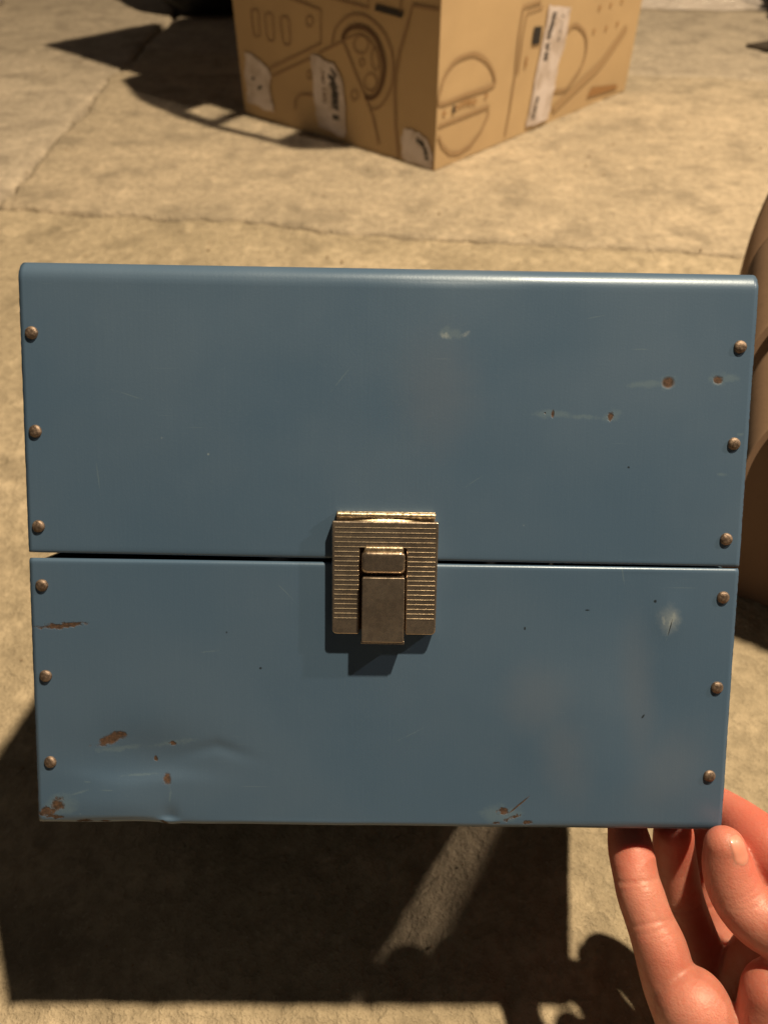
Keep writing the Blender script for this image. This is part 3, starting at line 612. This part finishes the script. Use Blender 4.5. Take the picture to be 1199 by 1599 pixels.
# bucket
V = []; n = 40; prof = [(0, 0), (.115, 0), (.12, .004), (.14, .25), (.148, .252), (.148, .262), (.137, .262), (.117, .01), (0, .01)]
for r, z in prof:
    for i in range(n): a = 2 * math.pi * i / n; V.append((r * math.cos(a), r * math.sin(a), z))
F = [(k * n + i, k * n + (i + 1) % n, (k + 1) * n + (i + 1) % n, (k + 1) * n + i) for k in range(len(prof) - 1) for i in range(n)]
o = fix(new('bucket', V, F, simple('white_plastic', (.75, .70, .66), .4), smooth=True)); o.location = (-1.155, 2.46, 0)
tag(o, 'white plastic bucket just showing in the far left corner', 'bucket')
# crumpled clear plastic
t = NT('clear_plastic'); n1 = t.noise(9, 5, .6)
t.set('Base Color', (.85, .76, .72)); t.set('Roughness', .16); t.set('Alpha', .42); t.bump(n1, 1., .05)
from mathutils import noise as mnoise
def pf(u, v):
    x = (u - .5) * .62; y = (v - .5) * .5; e = min(u, 1 - u, v, 1 - v) * 5; e = min(1, e)
    z = .004 + e * (.03 + .045 * abs(mnoise.fractal(Vector((x * 9, y * 9, 3)), .7, 2.1, 4)))
    return (x + .03 * mnoise.noise(Vector((v * 6, 1, 0))), y + .03 * mnoise.noise(Vector((u * 6, 5, 0))), z)
o = new('plastic_sheet', *grid(90, 70, pf), t.m, smooth=True); o.location = (.84, 2.63, 0); o.rotation_euler = (0, 0, -.12)
tag(o, 'crumpled clear plastic sheet lying on the floor behind the printed box', 'plastic sheet')
# added dark sheet standing in for a shadow wedge at the right edge
sc = [(.815, 1.985), (.93, 1.86), (1.15, 1.80), (1.2, 2.0), (.9, 2.03)]
o = prism('shadow_wedge', sc, .001, .007, simple('shadow_wedge_tone', (.045, .032, .022), .85), None); tag(o, 'flat dark sheet standing in for a shadow wedge at the right edge of the floor', 'mat')  # no real mat, the sheet only stands in for the shadow
# ------------------------------------------------------------------ hand
def tube(chain, seg=28, sub=7):
    """chain: (point, radius). closed round-ended tube along a smooth curve"""
    P = [Vector(c[0]) for c in chain]; Rr = [c[1] for c in chain]; n = len(P)
    C = []; 
    for i in range(n - 1):
        p0, p1, p2, p3 = P[max(0, i - 1)], P[i], P[i + 1], P[min(n - 1, i + 2)]; r0, r1, r2, r3 = Rr[max(0, i - 1)], Rr[i], Rr[i + 1], Rr[min(n - 1, i + 2)]
        for s in range(sub):
            t = s / sub; cr = lambda a, b, c, d: .5 * (2 * b + (c - a) * t + (2 * a - 5 * b + 4 * c - d) * t * t + (3 * b - a - 3 * c + d) * t ** 3)
            C.append((cr(p0, p1, p2, p3), cr(r0, r1, r2, r3)))
    C.append((P[-1], Rr[-1]))
    T = [(C[min(len(C) - 1, i + 1)][0] - C[max(0, i - 1)][0]).normalized() for i in range(len(C))]
    rings = []
    a0 = T[0]; 
    for k in range(1, 7):   # start cap
        th_ = math.pi / 2 * k / 7; rings.append((C[0][0] - a0 * C[0][1] * math.cos(th_), C[0][1] * math.sin(th_), a0))
    for (p, r), t_ in zip(C, T): rings.append((p, r, t_))
    a1 = T[-1]
    for k in range(6, 0, -1):
        th_ = math.pi / 2 * k / 7; rings.append((C[-1][0] + a1 * C[-1][1] * math.cos(th_), C[-1][1] * math.sin(th_), a1))
    V = []; ref = Vector((.3, .2, 1))
    for p, r, t_ in rings:
        u = ref.cross(t_).normalized(); v = t_.cross(u)
        for j in range(seg): a = 2 * math.pi * j / seg; V.append(tuple(p + (u * math.cos(a) + v * math.sin(a)) * r))
    F = [(k * seg + j, k * seg + (j + 1) % seg, (k + 1) * seg + (j + 1) % seg, (k + 1) * seg + j) for k in range(len(rings) - 1) for j in range(seg)]
    F += [tuple(range(seg))[::-1], tuple(range((len(rings) - 1) * seg, len(rings) * seg))]
    return V, F
q = lambda px, py, d, r: (V3(px, py, d), r / 1000)
PINKY = [q(978, 1290, .302, 7.4), q(984, 1325, .298, 8.6), q(992, 1368, .293, 8.5), q(1000, 1398, .290, 8.9), q(1013, 1436, .287, 8.9), q(1030, 1480, .284, 9.8), q(1047, 1540, .283, 10.2), q(1075, 1600, .283, 12), q(1105, 1680, .284, 15)]
RING = [q(1051, 1300, .307, 7.8), q(1053, 1345, .313, 8.8), q(1064, 1400, .315, 8.6), q(1083, 1460, .315, 9.2), q(1110, 1530, .311, 9.8), q(1140, 1610, .302, 11), q(1160, 1700, .295, 14)]
MIDDLE = [q(1084, 1300, .325, 7.8), q(1086, 1345, .330, 8.8), q(1098, 1400, .332, 8.8), q(1124, 1470, .328, 9.6), q(1155, 1560, .317, 10.5), q(1190, 1650, .305, 13), q(1200, 1720, .298, 15)]
INDEX = [q(1118, 1258, .309, 7.8), q(1145, 1280, .298, 9.2), q(1174, 1305, .288, 10.3), q(1216, 1342, .280, 11.4), q(1268, 1400, .277, 12), q(1300, 1500, .28, 13.5), q(1275, 1620, .286, 15), q(1240, 1720, .292, 16)]
THUMB = [q(1131, 1322, .2765, 7.3), q(1134, 1345, .277, 8.6), q(1142, 1375, .277, 9.6), q(1158, 1407, .2755, 10.0), q(1186, 1432, .273, 11.2), q(1228, 1452, .270, 13), q(1262, 1500, .268, 14.5), q(1275, 1580, .268, 17), q(1270, 1680, .274, 21)]
THENAR = [q(1214, 1556, .268, 12.5), q(1216, 1620, .27, 15), q(1235, 1700, .275, 19)]
MOUND = [q(1080, 1572, .2755, 13.5), q(1110, 1640, .279, 15), q(1150, 1710, .283, 18)]
PALM = [q(1130, 1700, .292, 15), q(1170, 1740, .290, 20), q(1230, 1850, .285, 25), q(1320, 2020, .275, 25), q(1450, 2250, .262, 27), q(1700, 2600, .25, 32), q(2100, 3000, .24, 36)]
PALM2 = [q(1240, 1700, .292, 17), q(1260, 1790, .286, 22), q(1290, 1950, .278, 24)]
PALM3 = [q(1200, 1680, .300, 13), q(1220, 1780, .292, 20), q(1270, 1900, .283, 24)]
WEB = [q(1150, 1590, .305, 13), q(1185, 1510, .302, 13), q(1222, 1460, .296, 12), q(1260, 1430, .288, 12)]
V, F = join([tube(c) for c in (WEB, PINKY, RING, MIDDLE, INDEX, THUMB, THENAR, MOUND, PALM, PALM2, PALM3)])
raw = new('hand', V, F)
m = raw.modifiers.new('remesh', 'REMESH'); m.mode = 'VOXEL'; m.voxel_size = .0007; m.use_smooth_shade = True
s = raw.modifiers.new('smooth', 'SMOOTH'); s.factor = .5; s.iterations = 14
dg = bpy.context.evaluated_depsgraph_get(); ev = raw.evaluated_get(dg)
hm = bpy.data.meshes.new_from_object(ev); bpy.data.objects.remove(raw)
co = np.empty(len(hm.vertices) * 3); hm.vertices.foreach_get('co', co); co = co.reshape(-1, 3)
no = np.array([tuple(n.vector) for n in hm.vertex_normals])
# creases: grooves across a finger on the side that faces the viewer
camv = np.array(CAM)
def crease(chain, i, t, depth, width=.0006, tilt=0., bow=0., span=.011, out=1):
    a = np.array(chain[i][0]); b = np.array(chain[i + 1][0]); c = a + (b - a) * t; ax = (b - a) / np.linalg.norm(b - a)
    view = camv - c; view /= np.linalg.norm(view); side = np.cross(ax, view); side /= np.linalg.norm(side)
    ax = ax + side * tilt; ax /= np.linalg.norm(ax)
    d = co - c; along = d @ ax + bow * (d @ side) ** 2 / .008; r = np.linalg.norm(d, axis=1)
    fac = np.exp(-(along / width) ** 2) * np.clip(1 - (r / span) ** 4, 0, 1) * np.clip(no @ view * 1.6, 0, 1)
    return -depth * fac * out
disp = np.zeros(len(co))
disp += crease(PINKY, 2, .3, .00050, .0009, .08, .1); disp += crease(PINKY, 2, .62, .0002, .0007, -.05)
disp += crease(PINKY, 3, .95, .00045, .0008, .05, -.1); disp += crease(PINKY, 4, .22, .00035, .0008, 0, .05); disp += crease(PINKY, 4, .42, .0002, .0007, .1)
disp += crease(PINKY, 5, .85, .0008, .0011, -.55, 0, .016)
for ch_, i_ in ((PINKY, 2), (PINKY, 4), (PINKY, 5), (THUMB, 3), (INDEX, 2)):
    for k in range(5): disp += crease(ch_, i_, -.2 + .32 * k + random.uniform(-.08, .08), .00011, .00045, random.uniform(-.12, .12), random.uniform(-.1, .1), .008)
disp += crease(RING, 2, .1, .0005, .0009); disp += crease(MIDDLE, 2, .1, .0005, .0009)
for k, t_ in enumerate((.35, .6, .85)): disp += crease(THUMB, 2, t_, .00028, .0007, .1 * k, .12)
disp += crease(THUMB, 3, .2, .00030, .0008, .25, .1); disp += crease(INDEX, 2, .3, .0004, .0009)
co += no * disp[:, None]
hm.vertices.foreach_set('co', co.ravel()); hm.materials.clear(); hm.materials.append(M_SKIN); hm.update()
hand = bpy.data.objects.new('hand', hm); COL.objects.link(hand); hm.polygons.foreach_set('use_smooth', [True] * len(hm.polygons))
tag(hand, 'bare right hand gripping the lower right corner of the blue case between thumb and fingers', 'hand')
# thumbnail: curved plate following the thumb tip
bvh = BVHTree.FromPolygons([tuple(c) for c in co], [tuple(p.vertices) for p in hm.polygons])
tip = V3(1131, 1312, .2765); knu = V3(1146, 1385, .277); ax = (tip - knu).normalized(); view = (CAM - tip).normalized(); side = ax.cross(view).normalized() * -1
if side.x < 0: side = -side
side = (side - ax * side.dot(ax)).normalized(); vw = side.cross(ax); vw = vw if vw.dot(view) > 0 else -vw
NV = []; NI = []
nu, nv = 22, 24
AL = math.radians(10); AH = math.radians(74)
for j in range(nv + 1):
    for i in range(nu + 1):
        u = i / nu; v = j / nv
        an = AL + (AH - AL) * u; 
        edge = 1 - abs(2 * u - 1) ** 2.5
        lo = .0000 - .0012 * (1 - (1 - abs(2 * u - 1) ** 2.2)) * -1     # cuticle curve
        s_ = -.0015 + .0022 * abs(2 * u - 1) ** 2.2 + (.0092 + .0008 * edge - .0022 * abs(2 * u - 1) ** 2.2) * v
        c = knu + ax * ((tip - knu).length - .0050 + s_)
        dr = (vw * math.cos(an) + side * math.sin(an)).normalized()
        hit = bvh.ray_cast(c + dr * .03, -dr)
        p = hit[0] if hit[0] and (hit[0] - c).length < .0115 else c + dr * .0045
        rim = min(u, 1 - u, v * .8 + .02, (1 - v) * 1.2 + .02) * 7
        p = p + dr * (.00050 * min(1, rim) ** .7 - .00022)
        NV.append(tuple(p))
NF = [(j * (nu + 1) + i, j * (nu + 1) + i + 1, (j + 1) * (nu + 1) + i + 1, (j + 1) * (nu + 1) + i) for j in range(nv) for i in range(nu)]
nail = fix(new('thumbnail', NV, NF, M_NAIL, hand, True))
s = nail.modifiers.new('smooth', 'SMOOTH'); s.iterations = 3
# clearance report between the hand and the case
iw = np.array(MW.inverted()); lc = co @ iw[:3, :3].T + iw[:3, 3]
ins = (np.abs(lc[:, 0]) < Wd) & (lc[:, 1] > 0.0002) & (lc[:, 1] < .2) & (lc[:, 2] < 0) & (lc[:, 2] > -Dp)
print('hand verts', len(co), 'inside case', int(ins.sum()), 'max depth y', float(lc[ins, 1].max()) if ins.any() else 0, 'x', float((Wd - lc[ins, 0]).max()) if ins.any() else 0)
